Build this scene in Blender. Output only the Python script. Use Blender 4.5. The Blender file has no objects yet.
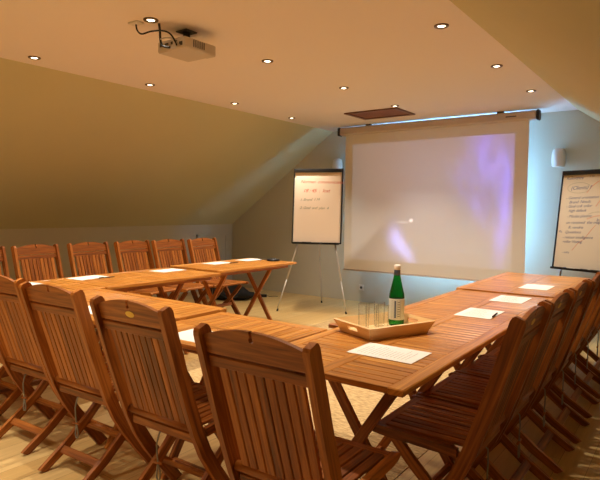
import bpy, bmesh, math, random
from mathutils import Vector, Matrix
random.seed(7)
C = bpy.context.scene.collection
PI = math.pi

# ------------------------------------------------------------------ materials
def lin(c):
    return tuple(((v/255)/12.92 if v/255 <= .04045 else (((v/255)+.055)/1.055)**2.4) for v in c) + (1,)
MATS = {}
def mat(name, col, rough=.5, metal=0., spec=.5, emit=None, estr=0., trans=0., ior=1.45, noise=None, bump=0., bscale=60):
    m = bpy.data.materials.new(name); m.use_nodes = True
    nt = m.node_tree; b = nt.nodes['Principled BSDF']
    b.inputs['Base Color'].default_value = lin(col)
    b.inputs['Roughness'].default_value = rough
    b.inputs['Metallic'].default_value = metal
    b.inputs['Specular IOR Level'].default_value = spec
    b.inputs['Transmission Weight'].default_value = trans
    b.inputs['IOR'].default_value = ior
    if emit: b.inputs['Emission Color'].default_value = lin(emit); b.inputs['Emission Strength'].default_value = estr
    tc = nt.nodes.new('ShaderNodeTexCoord')
    if noise:
        n = nt.nodes.new('ShaderNodeTexNoise'); n.inputs['Scale'].default_value = noise[0]; n.inputs['Detail'].default_value = 4
        r = nt.nodes.new('ShaderNodeMix'); r.data_type = 'RGBA'
        r.inputs['A'].default_value = lin(col); r.inputs['B'].default_value = lin(noise[1])
        nt.links.new(tc.outputs['Object'], n.inputs['Vector']); nt.links.new(n.outputs['Fac'], r.inputs['Factor'])
        nt.links.new(r.outputs['Result'], b.inputs['Base Color'])
    if bump:
        n = nt.nodes.new('ShaderNodeTexNoise'); n.inputs['Scale'].default_value = bscale
        bp = nt.nodes.new('ShaderNodeBump'); bp.inputs['Strength'].default_value = bump; bp.inputs['Distance'].default_value = .01
        nt.links.new(tc.outputs['Object'], n.inputs['Vector']); nt.links.new(n.outputs['Fac'], bp.inputs['Height'])
        nt.links.new(bp.outputs['Normal'], b.inputs['Normal'])
    return m

def wood(name, dark, mid, light, rough=.35, grain=26., tone=.9, spec=.5, coat=0.):
    """wood grain running along UV.u (metres); every board has its own random v offset"""
    m = bpy.data.materials.new(name); m.use_nodes = True
    nt = m.node_tree; b = nt.nodes['Principled BSDF']; L = nt.links.new
    uv = nt.nodes.new('ShaderNodeUVMap'); uv.uv_map = 'grain'
    mp = nt.nodes.new('ShaderNodeMapping'); mp.inputs['Scale'].default_value = (1.5, grain, 1)
    n = nt.nodes.new('ShaderNodeTexNoise'); n.inputs['Scale'].default_value = 2.2; n.inputs['Detail'].default_value = 5; n.inputs['Distortion'].default_value = .6
    L(uv.outputs['UV'], mp.inputs['Vector']); L(mp.outputs['Vector'], n.inputs['Vector'])
    mp2 = nt.nodes.new('ShaderNodeMapping'); mp2.inputs['Scale'].default_value = (.15, .9, 1)
    n2 = nt.nodes.new('ShaderNodeTexNoise'); n2.inputs['Scale'].default_value = 1.; n2.inputs['Detail'].default_value = 1
    L(uv.outputs['UV'], mp2.inputs['Vector']); L(mp2.outputs['Vector'], n2.inputs['Vector'])
    mix = nt.nodes.new('ShaderNodeMath'); mix.operation = 'MULTIPLY_ADD'; mix.inputs[1].default_value = tone; mix.inputs[2].default_value = -tone*.5
    L(n2.outputs['Fac'], mix.inputs[0])
    add = nt.nodes.new('ShaderNodeMath'); add.operation = 'ADD'
    L(n.outputs['Fac'], add.inputs[0]); L(mix.outputs[0], add.inputs[1])
    cr = nt.nodes.new('ShaderNodeValToRGB'); e = cr.color_ramp.elements
    e[0].position = .25; e[0].color = lin(dark); e[1].position = .75; e[1].color = lin(light)
    x = e.new(.5); x.color = lin(mid)
    L(add.outputs[0], cr.inputs['Fac']); L(cr.outputs['Color'], b.inputs['Base Color'])
    b.inputs['Roughness'].default_value = rough; b.inputs['Specular IOR Level'].default_value = spec
    b.inputs['Coat Weight'].default_value = coat; b.inputs['Coat Roughness'].default_value = .25
    bp = nt.nodes.new('ShaderNodeBump'); bp.inputs['Strength'].default_value = .12; bp.inputs['Distance'].default_value = .004
    L(n.outputs['Fac'], bp.inputs['Height']); L(bp.outputs['Normal'], b.inputs['Normal'])
    return m

TEAK = wood('teak_chair', (106, 54, 14), (156, 88, 28), (198, 124, 50), rough=.42)
TEAKT = wood('teak_table', (146, 88, 28), (194, 126, 50), (224, 160, 76), rough=.33, grain=30, tone=.6, coat=.15)
PLY = wood('pale_plywood', (222, 180, 120), (238, 202, 146), (248, 216, 166), rough=.45, grain=16, tone=.3)
HATCHW = wood('hatch_wood', (104, 54, 26), (134, 74, 38), (152, 90, 50), rough=.45)
WALL = mat('wall_paint', (206, 202, 182), .85, noise=(1.5, (201, 197, 176)), bump=.05)
SLOPE = mat('slope_paint', (208, 202, 160), .85, noise=(1.2, (202, 196, 152)), bump=.05)
CEIL = mat('ceiling_paint', (242, 234, 226), .8, bump=.04)
WHITE = mat('white_plastic', (222, 220, 212), .4)
PAPER = mat('paper', (246, 244, 238), .7)
BLACK = mat('black_plastic', (20, 20, 21), .4)
BLACKM = mat('black_rubber', (14, 14, 15), .7)
STEEL = mat('brushed_steel', (190, 188, 184), .3, metal=.9)
GREYP = mat('projector_plastic', (206, 198, 186), .4)
DARKG = mat('dark_grey_plastic', (70, 68, 64), .5)
ALU = mat('pale_aluminium', (214, 212, 206), .35, metal=.35)
BOARD = mat('whiteboard_enamel', (228, 220, 204), .12)
FLIP = mat('flipchart_sheet', (244, 226, 204), .32)
ROPE = mat('grey_cord', (150, 146, 134), .8)
BRASS = mat('yellow_label', (250, 214, 90), .4)
CLOTH = mat('black_nylon', (16, 16, 18), .75, bump=.3)
INKR = mat('red_ink', (216, 110, 84), .6)
INKB = mat('blue_ink', (98, 108, 150), .6)
INKG = mat('grey_green_ink', (158, 160, 136), .6)
INKO = mat('orange_ink', (220, 150, 112), .6)
CASE = mat('screen_case', (206, 194, 188), .45)
LAMP = mat('lamp_glow', (255, 240, 214), .5, emit=(255, 232, 196), estr=9)
CHROME = mat('fixture_ring', (120, 104, 84), .3, metal=.8)
DAY = mat('daylight_glass', (180, 220, 240), .3, emit=(140, 198, 255), estr=12.)
def thin_glass(name, col, k=.08, g=.7):
    m = bpy.data.materials.new(name); m.use_nodes = True; nt = m.node_tree; nt.nodes.remove(nt.nodes['Principled BSDF']); L = nt.links.new
    tr = nt.nodes.new('ShaderNodeBsdfTransparent'); tr.inputs['Color'].default_value = lin(col)
    gl = nt.nodes.new('ShaderNodeBsdfGlossy'); gl.inputs['Roughness'].default_value = .04
    lw = nt.nodes.new('ShaderNodeLayerWeight'); lw.inputs['Blend'].default_value = .18
    ml = nt.nodes.new('ShaderNodeMath'); ml.operation = 'MULTIPLY_ADD'; ml.inputs[1].default_value = g; ml.inputs[2].default_value = k
    mx = nt.nodes.new('ShaderNodeMixShader'); L(lw.outputs['Fresnel'], ml.inputs[0]); L(ml.outputs[0], mx.inputs['Fac'])
    L(tr.outputs[0], mx.inputs[1]); L(gl.outputs[0], mx.inputs[2]); L(mx.outputs[0], nt.nodes['Material Output'].inputs['Surface']); return m
GLASS = thin_glass('clear_glass', (252, 253, 252), .09, .5)
GREEN = thin_glass('green_glass', (70, 190, 110), .03)
WATER = mat('water', (246, 252, 250), .0, trans=1., ior=1.33)
LABEL = mat('bottle_label', (226, 232, 224), .5)
CAPM = mat('bottle_cap', (255, 246, 236), .35)
FOIL = mat('blue_foil', (80, 98, 128), .35)
SOCK = mat('socket_plastic', (226, 222, 212), .4)

def floor_mat():
    m = bpy.data.materials.new('pale_oak_planks'); m.use_nodes = True
    nt = m.node_tree; b = nt.nodes['Principled BSDF']; L = nt.links.new
    tc = nt.nodes.new('ShaderNodeTexCoord')
    mp = nt.nodes.new('ShaderNodeMapping'); mp.inputs['Rotation'].default_value = (0, 0, PI/2)
    br = nt.nodes.new('ShaderNodeTexBrick'); br.inputs['Color1'].default_value = lin((216, 184, 124)); br.inputs['Color2'].default_value = lin((204, 168, 106))
    br.inputs['Mortar'].default_value = lin((158, 124, 78)); br.inputs['Mortar Size'].default_value = .0016; br.inputs['Brick Width'].default_value = 1.6; br.inputs['Row Height'].default_value = .14
    br.inputs['Scale'].default_value = 1.
    L(tc.outputs['Object'], mp.inputs['Vector']); L(mp.outputs['Vector'], br.inputs['Vector'])
    mp2 = nt.nodes.new('ShaderNodeMapping'); mp2.inputs['Scale'].default_value = (26, 1.2, 1)
    n = nt.nodes.new('ShaderNodeTexNoise'); n.inputs['Scale'].default_value = 2; n.inputs['Detail'].default_value = 5
    L(tc.outputs['Object'], mp2.inputs['Vector']); L(mp2.outputs['Vector'], n.inputs['Vector'])
    mx = nt.nodes.new('ShaderNodeMix'); mx.data_type = 'RGBA'; mx.blend_type = 'MULTIPLY'; mx.inputs['Factor'].default_value = .35
    cr = nt.nodes.new('ShaderNodeValToRGB'); cr.color_ramp.elements[0].color = (.55, .5, .42, 1); cr.color_ramp.elements[1].color = (1, 1, 1, 1)
    cr.color_ramp.elements[0].position = .3; cr.color_ramp.elements[1].position = .65
    L(n.outputs['Fac'], cr.inputs['Fac']); L(br.outputs['Color'], mx.inputs['A']); L(cr.outputs['Color'], mx.inputs['B'])
    L(mx.outputs['Result'], b.inputs['Base Color']); b.inputs['Roughness'].default_value = .38
    return m
FLOOR = floor_mat()

def rug_mat():
    m = bpy.data.materials.new('sisal_weave'); m.use_nodes = True
    nt = m.node_tree; b = nt.nodes['Principled BSDF']; L = nt.links.new
    tc = nt.nodes.new('ShaderNodeTexCoord')
    mp = nt.nodes.new('ShaderNodeMapping'); mp.inputs['Scale'].default_value = (20, 75, 1)
    n = nt.nodes.new('ShaderNodeTexNoise'); n.inputs['Scale'].default_value = 1.; n.inputs['Detail'].default_value = 6
    cr = nt.nodes.new('ShaderNodeValToRGB'); e = cr.color_ramp.elements
    e[0].position = .3; e[0].color = lin((150, 118, 72)); e[1].position = .7; e[1].color = lin((214, 184, 132))
    L(tc.outputs['Object'], mp.inputs['Vector']); L(mp.outputs['Vector'], n.inputs['Vector']); L(n.outputs['Fac'], cr.inputs['Fac'])
    L(cr.outputs['Color'], b.inputs['Base Color']); b.inputs['Roughness'].default_value = .95
    bp = nt.nodes.new('ShaderNodeBump'); bp.inputs['Strength'].default_value = .8; bp.inputs['Distance'].default_value = .01
    L(n.outputs['Fac'], bp.inputs['Height']); L(bp.outputs['Normal'], b.inputs['Normal'])
    return m
RUG = rug_mat()

# ------------------------------------------------------------------ geometry helpers
def new(): 
    bm = bmesh.new(); bm.loops.layers.uv.new('grain'); return bm

def board(bm, p0, p1, wdir, w, t, bev=0.):
    """plank from p0 to p1; wdir = direction of its width w, t = thickness"""
    p0, p1 = Vector(p0), Vector(p1); l = p1-p0; ln = l.length; l.normalize()
    wv = Vector(wdir); wv = (wv - l*wv.dot(l)).normalized(); tv = l.cross(wv)
    ru, rv = random.uniform(0, 50), random.uniform(0, 200)
    vs = []; loc = {}
    for a in (0, ln):
        for b_ in (-w/2, w/2):
            for c in (-t/2, t/2):
                v = bm.verts.new(p0 + l*a + wv*b_ + tv*c); vs.append(v)
    idx = [(0, 1, 3, 2), (4, 6, 7, 5), (0, 4, 5, 1), (2, 3, 7, 6), (0, 2, 6, 4), (1, 5, 7, 3)]
    fs = [bm.faces.new([vs[i] for i in q]) for q in idx]
    bmesh.ops.recalc_face_normals(bm, faces=fs)
    if bev:
        es = list({e for f in fs for e in f.edges})
        r = bmesh.ops.bevel(bm, geom=es, offset=bev, segments=1, affect='EDGES', profile=.5)
        fs = list({f for v in r['verts'] for f in v.link_faces} | {f for f in fs if f.is_valid})
    uvl = bm.loops.layers.uv['grain']
    for f in fs:
        for lp in f.loops:
            d = lp.vert.co - p0
            lp[uvl].uv = (d.dot(l)+ru, d.dot(wv)+d.dot(tv)+rv)

def box(bm, c, s, rz=0., bev=0., tilt=0.):
    c = Vector(c); R = Matrix.Rotation(rz, 3, 'Z') @ Matrix.Rotation(tilt, 3, 'X')
    ax = [R @ Vector(a) for a in ((1, 0, 0), (0, 1, 0), (0, 0, 1))]
    k = max(range(3), key=lambda i: s[i]); j, i = [q for q in range(3) if q != k]
    board(bm, c-ax[k]*s[k]/2, c+ax[k]*s[k]/2, ax[j], s[j], s[i], bev)

def ribbon(bm, pts, xc, wid, th, shift=0.):
    """a curved plank in the local y-z plane: pts (y,z[,w]), centred on x=xc, width wid in the plane, thickness th along x"""
    ru, rv = random.uniform(0, 50), random.uniform(0, 200); uvl = bm.loops.layers.uv['grain']
    rings = []; acc = 0; prev = None
    for i, p in enumerate(pts):
        a = pts[max(i-1, 0)]; b = pts[min(i+1, len(pts)-1)]
        d = Vector((b[0]-a[0], b[1]-a[1])).normalized(); nrm = Vector((-d.y, d.x)); w = p[2] if len(p) > 2 else wid
        if prev is not None: acc += math.hypot(p[0]-prev[0], p[1]-prev[1])
        prev = p; r = []
        for sw, st in ((-1, -1), (1, -1), (1, 1), (-1, 1)):
            v = bm.verts.new((xc+st*th/2, p[0]+nrm.x*sw*w/2, p[1]+nrm.y*sw*w/2)); r.append((v, acc+ru, sw*w/2+st*th/2+rv))
        rings.append(r)
    def face(q):
        f = bm.faces.new([a[0] for a in q])
        for lp, a in zip(f.loops, q): lp[uvl].uv = (a[1], a[2])
        return f
    fs = []
    for a, b in zip(rings, rings[1:]):
        for k in range(4): fs.append(face([a[k], a[(k+1) % 4], b[(k+1) % 4], b[k]]))
    fs.append(face(rings[0][::-1])); fs.append(face(rings[-1]))
    bmesh.ops.recalc_face_normals(bm, faces=fs)

def tube(bm, pts, r, seg=8, cap=True):
    pts = [Vector(p) for p in pts]; rings = []; up = None
    uvl = bm.loops.layers.uv['grain']
    rv = random.uniform(0, 200)
    for i, p in enumerate(pts):
        d = (pts[min(i+1, len(pts)-1)]-pts[max(i-1, 0)]).normalized()
        if up is None: up = d.orthogonal().normalized()
        up = (up-d*up.dot(d)).normalized(); s = d.cross(up)
        rr = r[i] if isinstance(r, (list, tuple)) else r
        rings.append([bm.verts.new(p+up*math.cos(2*PI*k/seg)*rr+s*math.sin(2*PI*k/seg)*rr) for k in range(seg)])
    fs = []
    for a, b in zip(rings, rings[1:]):
        for k in range(seg): fs.append(bm.faces.new([a[k], a[(k+1) % seg], b[(k+1) % seg], b[k]]))
    if cap: fs.append(bm.faces.new(rings[0][::-1])); fs.append(bm.faces.new(rings[-1]))
    bmesh.ops.recalc_face_normals(bm, faces=fs)
    for f in fs:
        f.smooth = len(f.verts) == 4
        for lp in f.loops: lp[uvl].uv = ((lp.vert.co-pts[0]).length, lp.vert.co.z*.3+rv)

def lathe(bm, prof, c=(0, 0, 0), seg=24, cap0=True, cap1=True):
    c = Vector(c); rings = [[bm.verts.new(c+Vector((r*math.cos(2*PI*k/seg), r*math.sin(2*PI*k/seg), z))) for k in range(seg)] for r, z in prof]
    fs = []
    for a, b in zip(rings, rings[1:]):
        for k in range(seg):
            f = bm.faces.new([a[k], a[(k+1) % seg], b[(k+1) % seg], b[k]]); f.smooth = True; fs.append(f)
    if cap0: fs.append(bm.faces.new(rings[0][::-1]))
    if cap1: fs.append(bm.faces.new(rings[-1]))
    bmesh.ops.recalc_face_normals(bm, faces=fs)

def prism(bm, outline, fn, t):
    """outline: 2D points; fn(a,b,side) -> 3D; side -1/+1"""
    uvl = bm.loops.layers.uv['grain']; rv = random.uniform(0, 200)
    A = [bm.verts.new(fn(a, b, -1)) for a, b in outline]; B = [bm.verts.new(fn(a, b, 1)) for a, b in outline]
    n = len(outline); fs = [bm.faces.new(A[::-1]), bm.faces.new(B)]
    for i in range(n): fs.append(bm.faces.new([A[i], A[(i+1) % n], B[(i+1) % n], B[i]]))
    bmesh.ops.recalc_face_normals(bm, faces=fs)
    for f in fs:
        for lp in f.loops:
            i = (A.index(lp.vert) if lp.vert in A else B.index(lp.vert)); lp[uvl].uv = (outline[i][0], outline[i][1]+rv)

def obj(name, bm, m, parent=None, kind=None, label=None):
    me = bpy.data.meshes.new(name); bm.to_mesh(me); bm.free(); me.materials.append(m)
    o = bpy.data.objects.new(name, me); C.objects.link(o)
    if parent: o.parent = parent
    if kind: o['kind'] = kind
    if label: o['label'] = label
    return o
def tag(o, label, cat, group=None):
    o['label'] = label; o['category'] = cat
    if group: o['group'] = group
    return o
def thing(name, label, cat, loc=(0, 0, 0), rz=0., group=None):
    o = bpy.data.objects.new(name, None); C.objects.link(o); o.empty_display_size = .1
    o.location = loc; o.rotation_euler = (0, 0, rz); return tag(o, label, cat, group)
def dup(root, loc, rz, label, group):
    r = root.copy(); C.objects.link(r); r.location = loc; r.rotation_euler = (0, 0, rz); r['label'] = label; r['group'] = group
    for ch in list(root.children):
        c = ch.copy(); C.objects.link(c); c.parent = r
        for g in list(ch.children):
            d = g.copy(); C.objects.link(d); d.parent = c
    return r

# ------------------------------------------------------------------ camera
f_px, pitch, yaw, roll, H = 548.05, .05563, .62927, .00989, 1.344
F = Vector((-math.sin(yaw)*math.cos(pitch), math.cos(yaw)*math.cos(pitch), -math.sin(pitch)))
R = Vector((math.cos(yaw), math.sin(yaw), 0)); U = R.cross(F)
R2 = R*math.cos(roll)+U*math.sin(roll); U2 = -R*math.sin(roll)+U*math.cos(roll)
cam = bpy.data.cameras.new('camera'); co = bpy.data.objects.new('camera', cam); C.objects.link(co)
cam.sensor_fit = 'HORIZONTAL'; cam.sensor_width = 36; cam.lens = f_px/600*36; cam.clip_start = .05
M = Matrix((( R2.x, U2.x, -F.x, 0), (R2.y, U2.y, -F.y, 0), (R2.z, U2.z, -F.z, H), (0, 0, 0, 1)))
co.matrix_world = M; bpy.context.scene.camera = co

# ------------------------------------------------------------------ room shell
XL, XR, YB, YE, ZK, ZC = -6.55, .86, -2.6, 7.0, 1.08, 2.515
CL, CR = -4.5, -1.175
def struct(name, bm, m): return obj(name, bm, m, kind='structure')
def slab(name, pts, t, m):
    """thin solid whose inner face is the quad pts; t = outward offset vector"""
    bm = new(); t = Vector(t); A = [bm.verts.new(p) for p in pts]; B = [bm.verts.new(Vector(p)+t) for p in pts]; n = len(pts)
    fs = [bm.faces.new(A), bm.faces.new(B[::-1])]+[bm.faces.new([A[i], A[(i+1) % n], B[(i+1) % n], B[i]]) for i in range(n)]
    bmesh.ops.recalc_face_normals(bm, faces=fs); return struct(name, bm, m)
slab('floor', [(XL, YB, 0), (XR, YB, 0), (XR, YE, 0), (XL, YE, 0)], (0, 0, -.1), FLOOR)
slab('ceiling', [(CL, YB, ZC), (CR, YB, ZC), (CR, YE, ZC), (CL, YE, ZC)], (0, 0, .1), CEIL)
slab('ceiling_slope_left', [(XL, YB, ZK), (CL, YB, ZC), (CL, YE, ZC), (XL, YE, ZK)], (-.06, 0, .09), SLOPE)
slab('ceiling_slope_right', [(XR, YB, ZK), (CR, YB, ZC), (CR, YE, ZC), (XR, YE, ZK)], (.06, 0, .09), SLOPE)
slab('wall_left', [(XL, YB, 0), (XL, YE, 0), (XL, YE, ZK), (XL, YB, ZK)], (-.1, 0, 0), WALL)
slab('wall_right', [(XR, YB, 0), (XR, YE, 0), (XR, YE, ZK), (XR, YB, ZK)], (.1, 0, 0), WALL)
slab('wall_back', [(XL, YB, 0), (XR, YB, 0), (XR, YB, ZK), (CR, YB, ZC), (CL, YB, ZC), (XL, YB, ZK)], (0, -.1, 0), WALL)
# end wall with an unseen window opening, placed behind the screen as source of the cool light
WX0, WX1, WZ0, WZ1 = -3.25, -1.8, .66, 2.10
bm = new()
def quad(bm, pts):
    f = bm.faces.new([bm.verts.new(p) for p in pts]); return f
y = YE
quad(bm, [(XL, y, 0), (XR, y, 0), (XR, y, .0+WZ0), (XL, y, WZ0)])
quad(bm, [(XL, y, WZ0), (WX0, y, WZ0), (WX0, y, ZC), (CL, y, ZC), (XL, y, ZK)])
quad(bm, [(WX1, y, WZ0), (XR, y, WZ0), (XR, y, ZK), (CR, y, ZC), (WX1, y, ZC)])
quad(bm, [(WX0, y, WZ1), (WX1, y, WZ1), (WX1, y, ZC), (WX0, y, ZC)])
for a, b in (((WX0, WZ0), (WX1, WZ0)), ((WX1, WZ0), (WX1, WZ1)), ((WX1, WZ1), (WX0, WZ1)), ((WX0, WZ1), (WX0, WZ0))):
    quad(bm, [(a[0], y, a[1]), (b[0], y, b[1]), (b[0], y+.1, b[1]), (a[0], y+.1, a[1])])
struct('wall_end', bm, WALL)
bm = new()
for xa, xb, za, zb in ((WX0, WX1, WZ0, WZ0+.05), (WX0, WX1, WZ1-.05, WZ1), (WX0, WX0+.05, WZ0+.05, WZ1-.05), (WX1-.05, WX1, WZ0+.05, WZ1-.05), (-2.60, -2.55, WZ0+.05, WZ1-.05)):
    box(bm, ((xa+xb)/2, YE+.05, (za+zb)/2), (xb-xa, .05, zb-za))
w = struct('window_1', bm, WHITE)
bm = new(); box(bm, ((WX0+WX1)/2, YE+.085, (WZ0+WZ1)/2), (WX1-WX0, .01, WZ1-WZ0)); obj('pane', bm, DAY, w)
# hatch door in the knee wall
bm = new(); box(bm, (XL+.006, 6.5, .47), (.012, .66, .84), bev=.003)
for k in range(4): pass
d1 = struct('door_1', bm, WALL)
bm = new()
for yy in (6.17, 6.83): box(bm, (XL+.01, yy, .47), (.02, .03, .9))
box(bm, (XL+.01, 6.5, .905), (.02, .69, .03)); obj('frame', bm, WALL, d1)
bm = new(); lathe(bm, [(.012, 0), (.012, .02)], (0, 0, 0), 12); k = obj('knob', bm, WHITE, d1); k.rotation_euler = (0, PI/2, 0); k.location = (XL+.012, 6.25, .6)
# seam strips on the end wall, slim plinth
bm = new(); box(bm, (-2.02, YE-.001, .47), (.006, .002, .94)); struct('trim_1', bm, SOCK)

# rug
bm = new(); box(bm, (-2.38, 4.0, .002), (2.4, 3.3, .004))
tag(obj('rug', bm, RUG), 'large beige woven sisal rug on the floor between the tables', 'rug')

# ------------------------------------------------------------------ tables
def make_table(label, cx, cy, L, W, rz, top, inset=.3, hx=.22):
    """local x = long axis"""
    t = thing('folding_table', label, 'table', (cx, cy, 0), rz, 'teak folding tables set in a U')
    T = .026; zt = top-T/2; rw = .062
    bm = new(); h = W/2; l = L/2
    board(bm, (-l, -h+rw/2, zt), (l, -h+rw/2, zt), (0, 1, 0), rw, T, .004)
    board(bm, (-l, h-rw/2, zt), (l, h-rw/2, zt), (0, 1, 0), rw, T, .004)
    board(bm, (-l, 0, zt), (l, 0, zt), (0, 1, 0), rw, T, .003)
    n = round(L/.052); p = L/n
    for i in range(n):
        xx = -l+p*(i+.5)
        for a, b in ((-h+rw, -rw/2), (rw/2, h-rw)):
            board(bm, (xx, a, zt), (xx, b, zt), (1, 0, 0), p-.0055, T-.003, .0015)
    obj('tabletop', bm, TEAKT, t)
    for s in (-1, 1):
        bm = new(); board(bm, (-l+.06, s*(h-.09), top-T-.02), (l-.06, s*(h-.09), top-T-.02), (0, 0, 1), .04, .022); obj('apron', bm, TEAK, t)
    zl = top-T-.005
    for s in (-1, 1):
        x0 = s*(l-inset)
        for q in (-1, 1):
            bm = new(); xo = x0+q*.0135
            board(bm, (xo, -q*(hx+.015), 0), (xo, q*hx, zl), (0, 1, 0), .05, .025, .003)
            # square the foot off on the floor
            for v in bm.verts:
                if v.co.z < 0.03 and v.co.z != 0: v.co.z = max(0., v.co.z)
                if v.co.z > zl: v.co.z = zl
            obj('leg', bm, TEAK, t)
    for yy, zz in ((-hx*.82, .08), (hx*.82, .08)):
        bm = new(); board(bm, (-l+inset, yy, zz), (l-inset, yy, zz), (0, 0, 1), .035, .02, .002); obj('stretcher', bm, TEAK, t)
    return t
TT = .74
tb = [
 ('teak folding table at the right front corner, carrying the plywood tray', -1.135, 2.295, 1.25, .71, PI/2, TT, .34),
 ('teak folding table in the right row, second from the tray corner', -1.135, 3.525, 1.21, .71, PI/2, TT, .3),
 ('teak folding table in the right row, farthest, in front of the whiteboard easel', -1.14, 4.845, 1.40, .74, PI/2, TT+.01, .3),
 ('short teak folding table in the front row, between the tray corner and the raised table', -1.873, 1.985, .745, .65, 0, TT, .14),
 ('teak folding table in the front row whose top stands slightly above the next', -2.90, 2.02, 1.28, .70, 0, TT+.012, .36),
 ('teak folding table at the left front corner, half hidden by the nearest chair backs', -4.0, 1.87, 1.22, .74, PI/2, TT, .3),
 ('teak folding table in the middle of the left row', -4.0, 3.10, 1.22, .76, PI/2, TT, .3),
 ('teak folding table at the far end of the left row, holding the black speakerphone', -4.06, 4.40, 1.22, .74, PI/2, TT+.008, .25),
]
tabs = [make_table(*a) for a in tb]
bm = new(); board(bm, (.30, .30, TT-.05), (.30, .535, TT-.05), (1, 0, 0), .045, .022, .003); obj('support_arm', bm, TEAK, tabs[0])
bm = new(); board(bm, (.60, .22, TT-.035), (.60, .395, TT-.035), (1, 0, 0), .045, .022, .003); obj('support_arm', bm, TEAK, tabs[4])

# ------------------------------------------------------------------ chairs
POST = [(-.006, .966, .034), (-.003, .958, .05), (.002, .945, .057), (.033, .84), (.075, .70), (.12, .56), (.165, .43), (.21, .33), (.265, .24), (.335, .14), (.405, .05), (.43, .018), (.443, 0.)]
def py(z):
    for a, b in zip(POST, POST[1:]):
        if b[1] <= z <= a[1]:
            k = (a[1]-z)/(a[1]-b[1]); return a[0]+(b[0]-a[0])*k
    return 0
def make_chair(label, cat, group, badge, pick):
    t = thing('folding_chair', label, cat, (0, 0, 0), 0, group)
    for s in (-1, 1):
        bm = new(); ribbon(bm, POST, s*.2135, .056, .025)
        for v in bm.verts: v.co.z = max(0, v.co.z)
        obj('back_post', bm, TEAK, t)
    # backrest: crest, upper rail, slats, lower rail
    bm = new()
    N = 17; out = []
    hw = .2
    top = []
    for i in range(N):
        a = -hw+2*hw*i/(N-1); top.append((a, .940+.036*(1-(a/hw)**2)))
    left = [p for p in top if p[0] < -.006]; right = [p for p in top if p[0] > .006]
    notch = [(-.005, .976), (-.003, .958), (-.011, .950), (-.008, .940), (.004, .938), (.009, .946), (.006, .956), (.007, .976)]
    out = [(-hw, .878)]+left+notch+right+[(hw, .878)]
    def fn(a, b, s): return Vector((a, py(min(b, .945))+(-.3*max(0, b-.945))+s*.009, b))
    prism(bm, out, fn, .018)
    bs = obj('crest_rail', bm, TEAK, t)
    if badge:
        bm = new(); n = 18
        def fb(a, b, s): return Vector((a, py(b)-.0095-.0012*(s < 0), b))
        prism(bm, [(.004+.027*math.cos(2*PI*i/n), .918+.013*math.sin(2*PI*i/n)) for i in range(n)], fb, .001)
        obj('badge', bm, BRASS, bs, label='small yellow oval badge')
    bm = new()
    board(bm, (-.2, py(.852), .852), (.2, py(.852), .852), (0, -.3, 1), .040, .02, .003)
    for i in range(9):
        x = (i-4)*.0378
        board(bm, (x, py(.84)+.002, .84), (x, py(.46), .46), (1, 0, 0), .0325, .014, .002)
    tube(bm, [(-.2, py(.445), .445), (.2, py(.445), .445)], .018, 10)
    obj('backrest', bm, TEAK, t)
    # seat
    bm = new()
    for s in (-1, 1):
        pts = [(.21, .419, .034), (.30, .425, .038), (.52, .433, .038), (.565, .436, .034), (.585, .438, .022), (.592, .439, .008)]
        ribbon(bm, pts, s*.213, .04, .024)
    board(bm, (-.2, .545, .441), (.2, .545, .441), (0, 1, 0), .045, .02, .004)
    for i in range(9):
        x = (i-4)*.0435
        board(bm, (x, .165, .445), (x, .522, .448), (1, 0, 0), .037, .013, .002)
    obj('seat', bm, TEAK, t)
    bm = new(); board(bm, (-.195, .176, .400), (.195, .176, .400), (0, 0, 1), .046, .03, .008); obj('seat_rail', bm, TEAK, t)
    for s in (-1, 1):
        bm = new(); ribbon(bm, [(.035, 0.), (.05, .011), (.175, .095), (.30, .195), (.42, .31), (.51, .41)], s*.160, .044, .022)
        for v in bm.verts: v.co.z = max(0, v.co.z)
        obj('rear_leg', bm, TEAK, t)
    bm = new(); board(bm, (-.15, .15, .085), (.15, .15, .085), (0, .7, .7), .04, .018, .003); obj('stretcher', bm, TEAK, t)
    bm = new(); board(bm, (-.2, .325, .155), (.2, .325, .155), (0, -.45, 1), .04, .018, .003); obj('stretcher', bm, TEAK, t)
    # cord for tying the chair when it is folded
    bm = new(); x = -.03+pick
    tube(bm, [(x, .166, .385), (x+.004, .155, .375), (x-.006, .150, .33), (x-.006, .152, .28), (x, .153, .245), (x+.012, .153, .20), (x+.008, .153, .175), (x-.006, .153, .172), (x-.012, .153, .19), (x-.004, .153, .24)], .004, 6)
    cd = obj('cord', bm, ROPE, t, label='grey cord hanging in a loop')
    bm = new(); tube(bm, [(x-.03, .153, .245), (x+.028, .153, .25)], .006, 6); obj('toggle', bm, TEAK, cd)
    return t
plain = make_chair('x', 'chair', None, False, 0.)
badged = make_chair('x', 'chair', None, True, .02)
G1, G2, G3 = 'folding chairs along the front row', 'folding chairs along the right row', 'folding chairs along the left row'
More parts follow.
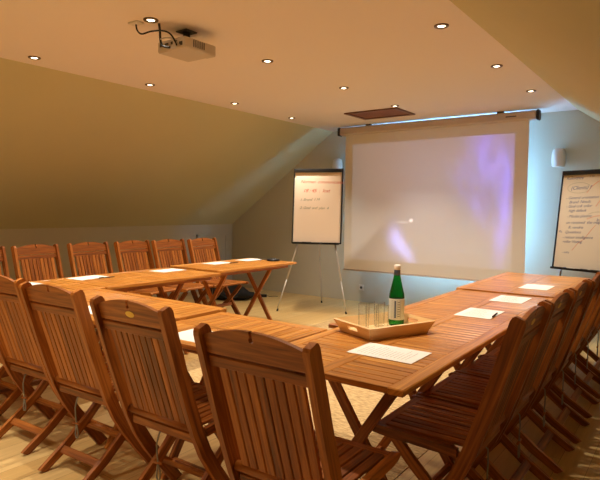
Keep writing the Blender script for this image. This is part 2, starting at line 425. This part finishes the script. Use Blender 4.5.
chairs = [
 (0, -1.076, 1.239, .02, G1, 'slatted teak folding chair largest and nearest, its back to the tray table'),
 (1, -1.831, 1.357, .015, G1, 'slatted teak folding chair with yellow oval badge on its crest, left of the nearest chair'),
 (0, -2.480, 1.392, .04, G1, 'slatted teak folding chair without a badge, beside the yellow badged one in the front row'),
 (0, -3.06, 1.425, .05, G1, 'slatted teak folding chair in the front row, its top cut by the left picture edge'),
 (0, -3.60, 1.44, .03, G1, 'teak folding chair almost fully out of frame at the lower left edge'),
 (1, -.505, 2.232, PI/2+.01, G2, 'shaded teak folding chair nearest in the right row, its seat beside the tray table corner'),
 (1, -.500, 2.70, PI/2-.01, G2, 'shaded teak folding chair second from the near end of the right row'),
 (1, -.490, 3.18, PI/2, G2, 'shaded teak folding chair third from the near end of the right row'),
 (0, -.480, 3.64, PI/2+.01, G2, 'shaded teak folding chair fourth from the near end, cut by the right picture edge'),
 (0, -.490, 4.12, PI/2, G2, 'fifth chair of the right row, only its dark legs in the frame'),
 (0, -.485, 4.59, PI/2, G2, 'sixth chair of the right row, only its dark legs in the frame'),
 (0, -.480, 5.06, PI/2, G2, 'last chair of the right row, a leg and cord at the right picture edge'),
 (0, -5.30, 2.30, -PI/2, G3, 'teak folding chair of the left row, only a strip visible at the left picture edge'),
 (0, -5.28, 2.82, -PI/2+.02, G3, 'teak folding chair of the left row, first fully seen from the left'),
 (0, -5.27, 3.39, -PI/2-.01, G3, 'teak folding chair of the left row, second fully seen from the left'),
 (0, -5.20, 3.90, -PI/2+.03, G3, 'teak folding chair of the left row, third fully seen from the left'),
 (0, -5.12, 4.355, -PI/2-.02, G3, 'teak folding chair of the left row, next to last, overlapping the last one'),
 (0, -5.04, 4.83, -PI/2, G3, 'teak folding chair at the far end of the left row, nearest the screen wall'),
]
first = {0: plain, 1: badged}; used = set()
for k, x, y, rz, g, lab in chairs:
    if k not in used:
        o = first[k]; o.location = (x, y, 0); o.rotation_euler = (0, 0, rz); o['label'] = lab; o['group'] = g; used.add(k)
    else: dup(first[k], (x, y, 0), rz, lab, g)

# ------------------------------------------------------------------ papers and pens
TEX = mat('printed_text', (170, 168, 162), .8)
def paper(x, y, rz, z, label, lines=False, sheets=1):
    bm = new(); box(bm, (0, 0, .0006*sheets), (.21, .297, .0012*sheets))
    o = obj('paper_sheet', bm, PAPER); o.location = (x, y, z+.0003); o.rotation_euler = (0, 0, rz); tag(o, label, 'paper', 'papers laid out on the tables')
    if lines:
        bm = new()
        for i in range(14):
            w = random.uniform(.09, .15)
            box(bm, (-.07+w/2, .115-i*.017, .0013*sheets+.0002), (w, .0016, .0003))
        obj('printed_lines', bm, TEX, o)
    return o
z0 = TT; z1 = TT+.012
paper(-1.043, 2.085, PI/2, z0, 'white printed paper in front of the plywood tray', True)
paper(-1.031, 3.234, .01, z0, 'white paper on the right row, nearest to the tray of the three', True)
paper(-1.029, 3.887, .01, z0, 'white paper on the right row, middle one of the three', True)
paper(-1.018, 4.58, .0, TT+.01, 'white paper on the right row, farthest one, closest to the whiteboard', False)
paper(-1.88, 1.80, PI/2+.03, z0, 'white paper just behind the top of the nearest chair', False)
paper(-2.80, 1.86, PI/2+.03, z1, 'white paper between the badged chair back and the chair left of it', False)
paper(-4.22, 2.72, -PI/2*.0+.06, z0, 'white paper on the left row in front of the second fully seen chair', False, 2)
paper(-4.24, 2.12, .1, z0, 'white paper peeping out over the crest of the leftmost front chair', False)
paper(-4.15, 3.53, .03, z0, 'white paper on the left row, beside the raised far table', False)
paper(-4.25, 4.31, -.02, TT+.008, 'white paper on the far left table, nearer of its two', False)
paper(-4.25, 4.84, .05, TT+.008, 'white paper on the far left table, next to the black speakerphone', False)
def pen(x, y, rz, z, label):
    bm = new(); tube(bm, [(-.07, 0, .005), (-.066, 0, .005), (.06, 0, .005), (.07, 0, .005)], [.002, .0045, .0045, .0015], 8)
    o = obj('pen', bm, BLACK); o.location = (x, y, z); o.rotation_euler = (0, 0, rz); tag(o, label, 'pen', 'pens beside the papers')
    bm = new(); box(bm, (-.045, 0, .0105), (.035, .003, .0015)); obj('clip', bm, STEEL, o)
pen(-.935, 3.21, PI/2+.1, z0+.0014, 'dark pen on the right edge of the paper nearest the tray in the right row')
pen(-4.08, 2.80, PI/2-.2, z0+.003, 'dark pen beside the paper on the left row near the second chair')
pen(-4.11, 4.42, PI/2, TT+.0095, 'dark pen on the nearer paper of the far left table')
pen(-4.10, 4.93, PI/2-.2, TT+.0095, 'dark pen on the paper next to the speakerphone')

# speakerphone
t = thing('speakerphone', 'flat black speakerphone puck on the far end of the left row', 'phone', (-3.97, 4.93, TT+.008), .3)
bm = new(); lathe(bm, [(.06, 0), (.076, .004), (.078, .012), (.066, .022), (.03, .027)], (0, 0, 0), 28); obj('body', bm, BLACK, t)
bm = new(); lathe(bm, [(.026, .0265), (.026, .0295), (.01, .030)], (0, 0, 0), 20); obj('keypad', bm, DARKG, t)

# ------------------------------------------------------------------ tray, glasses, bottle
TX, TY, TA = -1.25, 2.435, math.radians(67)
t = thing('serving_tray', 'pale plywood serving tray with sloping sides holding glasses and a bottle', 'tray', (TX, TY, TT), TA)
bL, bW, rL, rW, tz = .345, .24, .407, .288, .062
bm = new(); box(bm, (0, 0, .005), (bL, bW, .008)); obj('base', bm, PLY, t)
def side(a0, a1, b0, b1, hole=False):
    """sloping wall between bottom edge a0-a1 and rim edge b0-b1"""
    a0, a1, b0, b1 = map(Vector, (a0, a1, b0, b1)); bm = new(); uvl = bm.loops.layers.uv['grain']
    n = (a1-a0).cross(b0-a0).normalized()*.0045
    if n.dot(Vector((a0.x+a1.x, a0.y+a1.y, 0))) < 0: n = -n
    NU, NV = 14, 5
    def P(u, v, s): return (a0.lerp(a1, u)).lerp(b0.lerp(b1, u), v)+n*s
    G = {(i, j, s): bm.verts.new(P(i/NU, [0, .30, .45, .6, .75, 1][j], s)) for i in range(NU+1) for j in range(NV+1) for s in (-1, 1)}
    hol = lambda i, j: hole and 5 <= i <= 8 and 2 <= j <= 3
    fs = []
    for i in range(NU):
        for j in range(NV):
            if hol(i, j): continue
            for s in (-1, 1): fs.append(bm.faces.new([G[i, j, s], G[i+1, j, s], G[i+1, j+1, s], G[i, j+1, s]]))
            for (di, dj, e0, e1) in ((-1, 0, (i, j), (i, j+1)), (1, 0, (i+1, j), (i+1, j+1)), (0, -1, (i, j), (i+1, j)), (0, 1, (i, j+1), (i+1, j+1))):
                ii, jj = i+di, j+dj
                if not (0 <= ii < NU and 0 <= jj < NV) or hol(ii, jj):
                    fs.append(bm.faces.new([G[(*e0, -1)], G[(*e1, -1)], G[(*e1, 1)], G[(*e0, 1)]]))
    bmesh.ops.recalc_face_normals(bm, faces=fs); d = (a1-a0).normalized()
    for f in fs:
        for lp in f.loops: lp[uvl].uv = (lp.vert.co.dot(d), lp.vert.co.z+n.x*50)
    return bm
B = [(-bL/2, -bW/2, .001), (bL/2, -bW/2, .001), (bL/2, bW/2, .001), (-bL/2, bW/2, .001)]
T_ = [(-rL/2, -rW/2, tz), (rL/2, -rW/2, tz), (rL/2, rW/2, tz), (-rL/2, rW/2, tz)]
for i in range(4):
    j = (i+1) % 4; obj('side', side(B[i], B[j], T_[i], T_[j], i in (1, 3)), PLY, t)
def tpos(a, b): return (TX+a*math.cos(TA)-b*math.sin(TA), TY+a*math.sin(TA)+b*math.cos(TA), TT+.0092)
def glass(a, b, label):
    t = thing('drinking_glass', label, 'glass', tpos(a, b), 0, 'tumblers on the plywood tray')
    bm = new(); lathe(bm, [(.024, 0), (.0265, .002), (.0285, .125)], (0, 0, 0), 28, True, False); obj('bowl', bm, GLASS, t)
glass(-.062, .084, 'empty clear tumbler at the far left of the four on the tray')
glass(-.07, .014, 'empty clear tumbler in the front pair, farther from the green bottle')
glass(.038, .084, 'empty clear tumbler at the back of the tray, close behind the bottle')
glass(.0, .008, 'empty clear tumbler in the front pair, nearer the green bottle')
t = thing('water_bottle', 'green glass mineral water bottle standing in the plywood tray', 'bottle', tpos(.125, .052), 0)
prof = [(.030, 0), (.038, .004), (.0395, .02), (.0395, .150), (.0375, .168), (.031, .195), (.0215, .235), (.0158, .262), (.0145, .285), (.0145, .300)]
inner = [(r-.003, z+.003) for r, z in prof[::-1][1:]]
bm = new(); lathe(bm, prof, (0, 0, 0), 32, True, False); gb = obj('glass_body', bm, GREEN, t)
bm = new(); lathe(bm, [(.0400, .035), (.0402, .036), (.0402, .142), (.0400, .143), (.0396, .142), (.0396, .036)], (0, 0, 0), 32, False, False); lb = obj('label', bm, LABEL, t, label='pale paper label with narrow upright stripes')
bm = new(); lathe(bm, [(.0150, .262), (.0168, .263), (.0156, .292), (.0148, .293)], (0, 0, 0), 24, False, False); obj('neck_foil', bm, FOIL, t)
bm = new(); lathe(bm, [(.0160, .290), (.0168, .292), (.0168, .311), (.0150, .315)], (0, 0, 0), 24); obj('cap', bm, CAPM, t)
def arc(bm, a0, a1, za, zb, r=.0405):
    n = max(2, int((a1-a0)/.08)); vs = [[bm.verts.new((r*math.cos(a0+(a1-a0)*i/n), r*math.sin(a0+(a1-a0)*i/n), z)) for z in (za, zb)] for i in range(n+1)]
    for p, q in zip(vs, vs[1:]): bm.faces.new([p[0], q[0], q[1], p[1]])
cd = math.atan2(-2.5, 1.25)
bm = new(); arc(bm, cd-.28, cd-.06, .045, .134); obj('label_panel', bm, mat('label_blue', (96, 112, 138), .5), lb)
bm = new()
for q in (-.62, -.36, .06, .50): arc(bm, cd+q, cd+q+.03, .042, .137)
for i in range(7): arc(bm, cd+.12, cd+.42, .052+i*.012, .056+i*.012)
obj('label_print', bm, mat('label_grey', (132, 140, 132), .5), lb)

# ------------------------------------------------------------------ projection screen
SY = 6.65
t = thing('projection_screen', 'large white projection screen lowered from a ceiling case with a faint violet picture', 'projection screen', (-2.84, SY, .04))
def screen_mat():
    m = bpy.data.materials.new('screen_fabric'); m.use_nodes = True
    nt = m.node_tree; b = nt.nodes['Principled BSDF']; L = nt.links.new
    b.inputs['Base Color'].default_value = lin((240, 236, 230)); b.inputs['Roughness'].default_value = .8
    tc = nt.nodes.new('ShaderNodeTexCoord'); sp = nt.nodes.new('ShaderNodeSeparateXYZ'); L(tc.outputs['Object'], sp.inputs['Vector'])
    def m_(op, a, b_=None, c=None):
        n = nt.nodes.new('ShaderNodeMath'); n.operation = op
        for i, v in enumerate((a, b_, c)):
            if v is None: continue
            if isinstance(v, (int, float)): n.inputs[i].default_value = v
            else: L(v, n.inputs[i])
        return n.outputs[0]
    X, Z = sp.outputs['X'], sp.outputs['Z']
    def blob(cx, cz, sx, sz, shear=0.):
        dx = m_('SUBTRACT', X, cx); dz = m_('SUBTRACT', Z, cz)
        dx = m_('MULTIPLY_ADD', dz, -shear, dx)
        a = m_('POWER', m_('ABSOLUTE', m_('DIVIDE', dx, sx)), 2.); c = m_('POWER', m_('ABSOLUTE', m_('DIVIDE', dz, sz)), 2.)
        return m_('POWER', 2.718, m_('MULTIPLY', m_('ADD', a, c), -1.))
    def step(v, lo, hi):
        n = nt.nodes.new('ShaderNodeMapRange'); n.inputs['From Min'].default_value = lo; n.inputs['From Max'].default_value = hi; L(v, n.inputs['Value']); return n.outputs['Result']
    rect = m_('MULTIPLY', m_('MULTIPLY', step(X, -1.12, -1.09), step(X, 1.085, 1.06)), m_('MULTIPLY', step(Z, .60, .63), step(Z, 2.225, 2.205)))
    nz = nt.nodes.new('ShaderNodeTexNoise'); nz.inputs['Scale'].default_value = 2.2; nz.inputs['Detail'].default_value = 3; nz.inputs['Distortion'].default_value = .8
    mp = nt.nodes.new('ShaderNodeMapping'); mp.inputs['Scale'].default_value = (2.2, 1, .7); L(tc.outputs['Object'], mp.inputs['Vector']); L(mp.outputs['Vector'], nz.inputs['Vector'])
    N = step(nz.outputs['Fac'], .35, .68)
    blue = m_('ADD', m_('ADD', m_('MULTIPLY', blob(.78, 1.95, .22, .38, -.2), 1.), m_('MULTIPLY', blob(.98, 1.35, .09, .55, .08), .8)), m_('MULTIPLY', blob(.62, 1.45, .16, .35, -.5), .5))
    blue = m_('MULTIPLY', blue, m_('MULTIPLY_ADD', N, .75, .35))
    fig = m_('ADD', m_('MULTIPLY', blob(-.43, .92, .10, .17, -.15), 1.6), m_('MULTIPLY', blob(-.27, .76, .085, .16, -.55), 1.3))
    fig = m_('MULTIPLY', fig, m_('MULTIPLY_ADD', N, .6, .5))
    dot = m_('ADD', m_('MULTIPLY', blob(-.21, 1.175, .02, .018), 1.8), m_('MULTIPLY', blob(-.33, 1.15, .08, .014, .0), .45))
    haze = m_('MULTIPLY', blob(.1, 2.0, 1.0, .7), .5)
    def colmul(val, col, k):
        v = nt.nodes.new('ShaderNodeVectorMath'); v.operation = 'SCALE'; v.inputs[0].default_value = [q*k for q in lin(col)[:3]]; L(val, v.inputs['Scale']); return v.outputs['Vector']
    def vadd(a, c):
        v = nt.nodes.new('ShaderNodeVectorMath'); v.operation = 'ADD'; L(a, v.inputs[0]); L(c, v.inputs[1]); return v.outputs['Vector']
    e = vadd(colmul(blue, (96, 90, 255), .70), colmul(fig, (150, 160, 255), .50)); e = vadd(e, colmul(dot, (255, 235, 230), .6)); e = vadd(e, colmul(haze, (180, 160, 200), .16))
    one = nt.nodes.new('ShaderNodeValue'); one.outputs[0].default_value = 1.
    e = vadd(e, colmul(one.outputs[0], (165, 175, 195), .12))
    s = nt.nodes.new('ShaderNodeVectorMath'); s.operation = 'SCALE'; L(e, s.inputs[0]); L(rect, s.inputs['Scale'])
    tl = nt.nodes.new('ShaderNodeBsdfTranslucent'); tl.inputs['Color'].default_value = (.9, .9, .9, 1)
    ms = nt.nodes.new('ShaderNodeMixShader'); ms.inputs['Fac'].default_value = .07
    L(b.outputs[0], ms.inputs[1]); L(tl.outputs[0], ms.inputs[2]); L(ms.outputs[0], nt.nodes['Material Output'].inputs['Surface'])
    L(s.outputs['Vector'], b.inputs['Emission Color']); b.inputs['Emission Strength'].default_value = .8  # projected picture put into the fabric as emission, in place of projector light
    return m
bm = new(); box(bm, (0, 0, 1.41), (2.45, .003, 1.90)); obj('fabric', bm, screen_mat(), t)
bm = new(); tube(bm, [(-1.23, 0, .462), (1.23, 0, .462)], .011, 10); obj('bottom_bar', bm, CASE, t)
bm = new(); box(bm, (0, -.0, 2.40), (2.62, .09, .105), bev=.02); cs = obj('case', bm, CASE, t)
for s in (-1, 1):
    bm = new(); box(bm, (s*1.32, 0, 2.40), (.035, .10, .118), bev=.012); obj('end_cap', bm, BLACK, cs)
bm = new(); box(bm, (1.03, -.0455, 2.40), (.12, .002, .012)); obj('maker_plate', bm, DARKG, cs)
for x in (-.86, .9):
    bm = new(); box(bm, (x, .0, 2.462), (.07, .05, .026)); obj('bracket', bm, DARKG, t)

# ------------------------------------------------------------------ easels
def text_mesh(lines, m, parent, name, yoff):
    """lines: (string, x, z, size, shear, rot) written on the board's local x-z plane"""
    bm = new()
    for s, x, z, size, sh, rot in lines:
        cu = bpy.data.curves.new('t', 'FONT'); cu.body = s; cu.size = size; cu.shear = sh; cu.space_character = .92; cu.resolution_u = 2
        o = bpy.data.objects.new('t', cu); C.objects.link(o); bpy.context.view_layer.update()
        me = bpy.data.meshes.new_from_object(o.evaluated_get(bpy.context.evaluated_depsgraph_get()))
        me.transform(Matrix.Translation((x, yoff, z)) @ Matrix.Rotation(PI/2, 4, 'X') @ Matrix.Rotation(rot, 4, 'Z') @ Matrix.Diagonal((1, .9, 1, 1)))
        bm.from_mesh(me); bpy.data.objects.remove(o); bpy.data.curves.remove(cu); bpy.data.meshes.remove(me)
    o = obj(name, bm, m, parent); return o
def easel(label, xb, yb, rz, lean, zb, W, Hh, feet, sheet):
    t = thing('flipchart_easel', label, 'easel', (xb, yb, 0), rz)
    Rm = Matrix.Translation((0, 0, zb)) @ Matrix.Rotation(-lean, 4, 'X')
    bm = new(); box(bm, (0, .008, Hh/2), (W-.02, .012, Hh-.02)); bd = obj('board', bm, BOARD, t); bd.matrix_local = Rm
    bm = new()
    for s in (-1, 1): box(bm, (s*(W/2-.008), .004, Hh/2), (.016, .026, Hh), bev=.004)
    box(bm, (0, .004, .008), (W, .026, .016), bev=.004); box(bm, (0, .004, Hh-.008), (W, .026, .016), bev=.004)
    obj('frame', bm, BLACK, bd)
    bm = new(); box(bm, (0, -.022, Hh-.03), (W-.03, .022, .045), bev=.006); obj('clamp', bm, BLACK, bd)
    bm = new(); box(bm, (0, -.035, -.006), (W-.05, .07, .008)); box(bm, (0, -.068, .002), (W-.05, .006, .02)); tr = obj('pen_tray', bm, BLACK, bd)
    # legs: from hubs behind the board down to the feet
    hubs = [(-W*.36, .03, zb+.04), (W*.36, .03, zb+.04), (0, .09, zb+.5)]
    for h_, ft in zip(hubs, feet):
        ft = Vector(ft); h_ = Vector(h_); md = h_.lerp(ft, .55)
        bm = new(); tube(bm, [h_, md], .0105, 8); tube(bm, [md, ft+Vector((0, 0, .02))], .008, 8)
        lg = obj('leg', bm, ALU, t)
        bm = new(); tube(bm, [ft+(h_-ft).normalized()*.035, ft+Vector((0, 0, .001))], [.0105, .013], 8); obj('rubber_foot', bm, BLACKM, lg)
    return t, bd, tr
# left: paper flipchart
cx, cy, rz = -4.035, 5.90, math.radians(24)
def loc(px, py_): 
    dx, dy = px-cx, py_-cy; return (dx*math.cos(rz)+dy*math.sin(rz), -dx*math.sin(rz)+dy*math.cos(rz), 0)
t, bd, tr = easel('tripod flipchart easel with a paper pad and red writing, left of the screen', cx, cy, rz, math.radians(7), .90, .66, .99,
      [loc(-4.47, 5.64), loc(-3.64, 6.03), loc(-4.37, 6.55)], True)
bm = new(); box(bm, (0, -.006, .485), (.60, .008, .93)); pad = obj('paper_pad', bm, FLIP, bd)
text_mesh([('Norman  communication', -.235, .80, .062, .35, -.02), ('18 : 45  :  lost', -.20, .675, .072, .35, .0)], INKR, pad, 'red_writing', -.0106)
text_mesh([('1. Brand  1 M', -.235, .56, .052, .35, .02), ('2. Goal  and  plan  4', -.235, .455, .052, .35, -.01)], INKG, pad, 'grey_writing', -.0106)
for x, c in ((-.12, BLACKM), (.03, STEEL)):
    bm = new(); tube(bm, [(x-.06, -.05, .009), (x+.06, -.05, .009)], .009, 8); o = obj('marker', bm, c, tr)
# right: whiteboard
cx, cy, rz = -.93, 6.17, math.radians(-22)
t, bd, tr = easel('tripod whiteboard easel covered in blue handwriting, right of the screen', cx, cy, rz, math.radians(7.5), .75, .70, 1.04,
      [(-.30, -.12, 0), (.34, -.1, 0), (0, .62, 0)], False)
L_ = [('Relevance', -.30, .945, .05, .3, .0), ('(Clients) ?', -.24, .835, .06, .3, .03),
      ('- General orientation', -.28, .735, .045, .3, .03), ('Brand  Needs', -.24, .69, .045, .3, .04), ('- Goal coll. color', -.27, .645, .045, .3, .04),
      ('high default', -.235, .60, .045, .3, .04), ('- Modes photos', -.25, .54, .045, .3, .04), ('un received  the map', -.25, .475, .047, .3, .03),
      ('R. vendre', -.22, .425, .045, .3, .03), ('Questions', -.25, .375, .045, .3, .03), ('- retour intelligence', -.27, .32, .045, .3, .03), ('roller Voting', -.265, .275, .045, .3, .03),
      ('- suite', -.26, .165, .036, .3, .03), ('In', .07, .51, .045, .3, 0.), ('Ps.', -.32, .38, .04, .2, 0.), ('1 to', -.05, .965, .035, .2, 0.)]
text_mesh(L_, INKB, bd, 'blue_writing', .0012)
def stroke(bm, pts, w=.006):
    vs = []
    for i, p in enumerate(pts):
        a = Vector(pts[max(i-1, 0)]); b = Vector(pts[min(i+1, len(pts)-1)]); d = (b-a).normalized(); n = Vector((-d.y, d.x))*w/2
        vs.append([bm.verts.new((p[0]+n.x*s, .0014, p[1]+n.y*s)) for s in (-1, 1)])
    for a, b in zip(vs, vs[1:]): bm.faces.new([a[0], b[0], b[1], a[1]])
bm = new()
stroke(bm, [(-.06, .80), (-.02, .86), (.04, .91), (.10, .94), (.17, .955)])
stroke(bm, [(.05, .66), (.08, .71), (.13, .76)]); stroke(bm, [(-.15, .20), (-.10, .27), (-.03, .33), (.03, .42), (.07, .47)], .005)
stroke(bm, [(-.03, .53), (.05, .56), (.12, .57), (.22, .56)], .005)
obj('orange_writing', bm, INKO, bd)
bm = new(); n = 24
stroke(bm, [(-.15+.125*math.cos(2*PI*i/n), .855+.055*math.sin(2*PI*i/n)) for i in range(n+1)], .003)
stroke(bm, [(-.02, .58), (.03, .60), (.09, .605), (.16, .59)], .003)
obj('grey_writing', bm, INKG, bd)
for x, c, ln in ((-.17, INKB, .03), (-.11, WHITE, .09), (.03, DARKG, .07), (.15, BLACKM, .1)):
    bm = new(); tube(bm, [(x-ln/2, -.05, .010), (x+ln/2, -.05, .010)], .009, 8); o = obj('marker', bm, c, tr)

# ------------------------------------------------------------------ wall speakers, socket, hatch
def speaker(x, z, label):
    t = thing('wall_speaker', label, 'speaker', (x, YE-.001, z), 0, 'wall speakers beside the screen')
    bm = new(); box(bm, (.0, -.025, .055), (.05, .05, .10), bev=.006); obj('bracket', bm, WHITE, t)
    bm = new()
    prof = [(.055, -.105), (.071, -.09), (.077, -.03), (.075, .04), (.064, .09), (.035, .11)]
    lathe(bm, prof, (0, 0, 0), 24)
    for v in bm.verts: v.co.y = v.co.y*.8-.09
    obj('cabinet', bm, WHITE, t)
speaker(-4.36, 1.99, 'small white wall speaker left of the screen, above the flipchart')
speaker(-1.345, 1.97, 'small white wall speaker right of the screen, above the whiteboard')
t = thing('wall_socket', 'white wall socket on the end wall below the screen', 'socket', (-3.97, YE-.001, .21))
bm = new(); box(bm, (0, -.006, 0), (.085, .012, .085), bev=.004); obj('plate', bm, SOCK, t)
bm = new(); tube(bm, [(0, -.0125, 0), (0, -.0135, 0)], .02, 16); obj('outlet', bm, DARKG, t)

t = thing('ceiling_hatch', 'brown wooden hatch panel set in the ceiling in front of the screen', 'hatch', (-3.18, 5.98, ZC))
bm = new()
for s in (-1, 1):
    board(bm, (-.35, s*.23, -.008), (.35, s*.23, -.008), (0, 1, 0), .05, .016, .003)
    board(bm, (s*.325, -.205, -.008), (s*.325, .205, -.008), (1, 0, 0), .05, .016, .003)
obj('frame', bm, wood('hatch_frame', (84, 44, 22), (104, 56, 28), (120, 68, 36)), t)
bm = new(); board(bm, (-.30, 0, -.004), (.30, 0, -.004), (0, 1, 0), .41, .008); obj('panel', bm, HATCHW, t)

# ------------------------------------------------------------------ projector and cables
t = thing('ceiling_projector', 'beige projector hanging upside down from the ceiling', 'projector', (-2.80, 2.545, 2.36))
bm = new(); box(bm, (0, 0, .037), (.265, .27, .072), bev=.008); box(bm, (.07, .145, .042), (.09, .03, .07), bev=.006); bd = obj('body', bm, GREYP, t)
bm = new(); tube(bm, [(.07, .158, .042), (.07, .172, .042)], .027, 20); obj('lens', bm, BLACK, bd)
bm = new()
bm.free()
for x, z, w_, h in ((-.09, .045, .03, .02), (-.04, .045, .035, .014), (.01, .045, .018, .018), (.05, .05, .02, .012), (.095, .03, .03, .024)):
    bm = new(); box(bm, (x, -.1355, z), (w_, .003, h)); obj('port', bm, DARKG, bd)
bm = new(); 
for i in range(6): box(bm, (.1335, -.06+i*.018, .042), (.003, .006, .045))
obj('vents', bm, DARKG, bd)
bm = new(); box(bm, (0, 0, .150), (.10, .10, .008), bev=.002); tube(bm, [(0, 0, .085), (0, 0, .15)], .022, 12); box(bm, (0, 0, .080), (.12, .12, .014))
for sx in (-1, 1):
    for sy in (-1, 1): tube(bm, [(sx*.05, sy*.05, .073), (sx*.05, sy*.05, .09)], .006, 6)
obj('mount', bm, DARKG, t)
def cable(pts, r, m, label):
    # smooth the path
    P = [Vector(p) for p in pts]; out = []
    for i in range(len(P)-1):
        a, b, c, d = P[max(i-1, 0)], P[i], P[i+1], P[min(i+2, len(P)-1)]
        for k in range(6):
            u = k/6; out.append(.5*((2*b)+(c-a)*u+(2*a-5*b+4*c-d)*u*u+(-a+3*b-3*c+d)*u**3))
    out.append(P[-1]); bm = new(); tube(bm, out, r, 8); return tag(obj('cable', bm, m), label, 'cable', 'cables of the projector')
zc = ZC-.001
cable([(-2.93, 2.24, zc-.012), (-2.95, 2.265, 2.475), (-2.95, 2.30, 2.462), (-2.86, 2.30, 2.462), (-2.79, 2.33, 2.462), (-2.75, 2.36, 2.445), (-2.73, 2.385, 2.40), (-2.735, 2.402, 2.38)], .0055, BLACK, 'black cable looping from the ceiling outlet across to the projector')
cable([(-2.822, 2.333, zc), (-2.845, 2.36, 2.48), (-2.855, 2.37, 2.44), (-2.85, 2.375, 2.40), (-2.835, 2.385, 2.385), (-2.80, 2.402, 2.378)], .0075, BLACK, 'black cable dropping straight from the ceiling into the back of the projector')
cable([(-2.84, 2.36, 2.425), (-2.80, 2.375, 2.432), (-2.75, 2.385, 2.42), (-2.72, 2.395, 2.39), (-2.705, 2.403, 2.375)], .0045, STEEL, 'thin grey cable arching across the back of the projector')
t = tag(obj('ceiling_outlet', (lambda bm: (box(bm, (-2.93, 2.24, ZC-.006), (.09, .06, .012), bev=.003), bm)[1])(new()), SOCK), 'flat cream cable outlet on the ceiling beside the projector light', 'outlet')

# black bag and its cable on the floor by the far corner
bm = new(); bmesh.ops.create_icosphere(bm, subdivisions=3, radius=1)
for v in bm.verts:
    x, y, z = v.co
    v.co = Vector((x*(abs(x)**-.35 if abs(x) > .02 else 1)*.36, y*.19+.02*math.sin(9*x), max(0, (z*.55+.5))*.17*(1+.25*math.sin(6*x+2*y))))
for f in bm.faces: f.smooth = True
o = obj('shoulder_bag', bm, CLOTH); o.location = (-5.60, 5.95, 0); o.rotation_euler = (0, 0, .5)
tag(o, 'soft black bag lying on the floor behind the last left chair', 'bag')
bm = new(); tube(bm, [(-.2, -.1, .10), (-.12, -.19, .10), (0, -.22, .05), (.12, -.2, .06), (.2, -.1, .10)], .01, 8); obj('strap', bm, BLACKM, o)
bm = new(); box(bm, (0, 0, .02), (.11, .05, .04), bev=.006); o = obj('power_adapter', bm, BLACK); o.location = (-5.36, 6.42, 0); o.rotation_euler = (0, 0, .6)
tag(o, 'small black power adapter on the floor right of the bag', 'adapter')
bm = new(); tube(bm, [(.05, 0, .02), (.1, .02, .004), (.16, .06, .004), (.22, .05, .004)], .004, 6); obj('cord', bm, BLACK, o)

# ------------------------------------------------------------------ ceiling spots
POW = 84.
names = {(-2.81, 2.26): 'recessed ceiling spotlight beside the projector',
 (-4.27, 2.3): 'recessed ceiling spotlight nearest the left picture edge', (-4.27, 3.42): 'recessed spotlight by the left slope, below left of the projector',
 (-4.22, 4.54): 'recessed spotlight by the left slope, third from the left picture edge', (-4.27, 5.66): 'recessed spotlight by the left slope, closest to the screen',
 (-2.81, 3.40): 'recessed spotlight of the middle row, just right of the projector', (-2.81, 4.55): 'recessed spotlight of the middle row, above and left of the wooden hatch',
 (-2.81, 5.64): 'recessed spotlight at the corner of the wooden ceiling hatch',
 (-1.37, 3.38): 'recessed spotlight of the right row, nearest the top picture edge', (-1.37, 4.55): 'recessed spotlight of the right row, middle of the three',
 (-1.37, 5.66): 'recessed spotlight of the right row, closest to the screen'}
def spot(x, y, label):
    t = thing('ceiling_spotlight', label, 'ceiling light', (x, y, ZC), 0, 'recessed ceiling spotlights')
    bm = new(); lathe(bm, [(.047, -.0005), (.045, -.008), (.030, -.009), (.024, -.003)], (0, 0, 0), 24, False, False); obj('trim_ring', bm, CHROME, t)
    bm = new(); lathe(bm, [(.024, -.004), (.016, -.007), (.002, -.008)], (0, 0, 0), 20); obj('bulb', bm, LAMP, t)
    ld = bpy.data.lights.new('spot_lamp', 'SPOT'); ld.energy = POW; ld.spot_size = math.radians(104); ld.spot_blend = 1.; ld.shadow_soft_size = .02; ld.color = (1., .88, .72)
    lo = bpy.data.objects.new('spot_lamp', ld); C.objects.link(lo); lo.parent = t; lo.location = (0, 0, -.03)
for (x, y), l in names.items(): spot(x, y, l)
BACK = [(-4.27, 1.15), (-2.81, 1.12), (-1.37, 2.25), (-4.27, 0.), (-2.81, 0.), (-2.81, -1.15), (-4.27, -1.15), (-1.37, -1.15)]  # unseen lamps continuing the spot grid, no fixtures; added to light the front
for x, y in BACK:
    ld = bpy.data.lights.new('spot_lamp', 'SPOT'); ld.energy = POW; ld.spot_size = math.radians(104); ld.spot_blend = 1.; ld.shadow_soft_size = .02; ld.color = (1., .88, .72)
    lo = bpy.data.objects.new('spot_lamp', ld); C.objects.link(lo); lo.location = (x, y, ZC-.03)

# world and view
w = bpy.data.worlds.new('world'); bpy.context.scene.world = w; w.use_nodes = True
w.node_tree.nodes['Background'].inputs[0].default_value = (.02, .02, .02, 1)
vs = bpy.context.scene.view_settings
vs.view_transform = 'Standard'; vs.look = 'None'; vs.gamma = 1; vs.exposure = .22; vs.use_curve_mapping = False
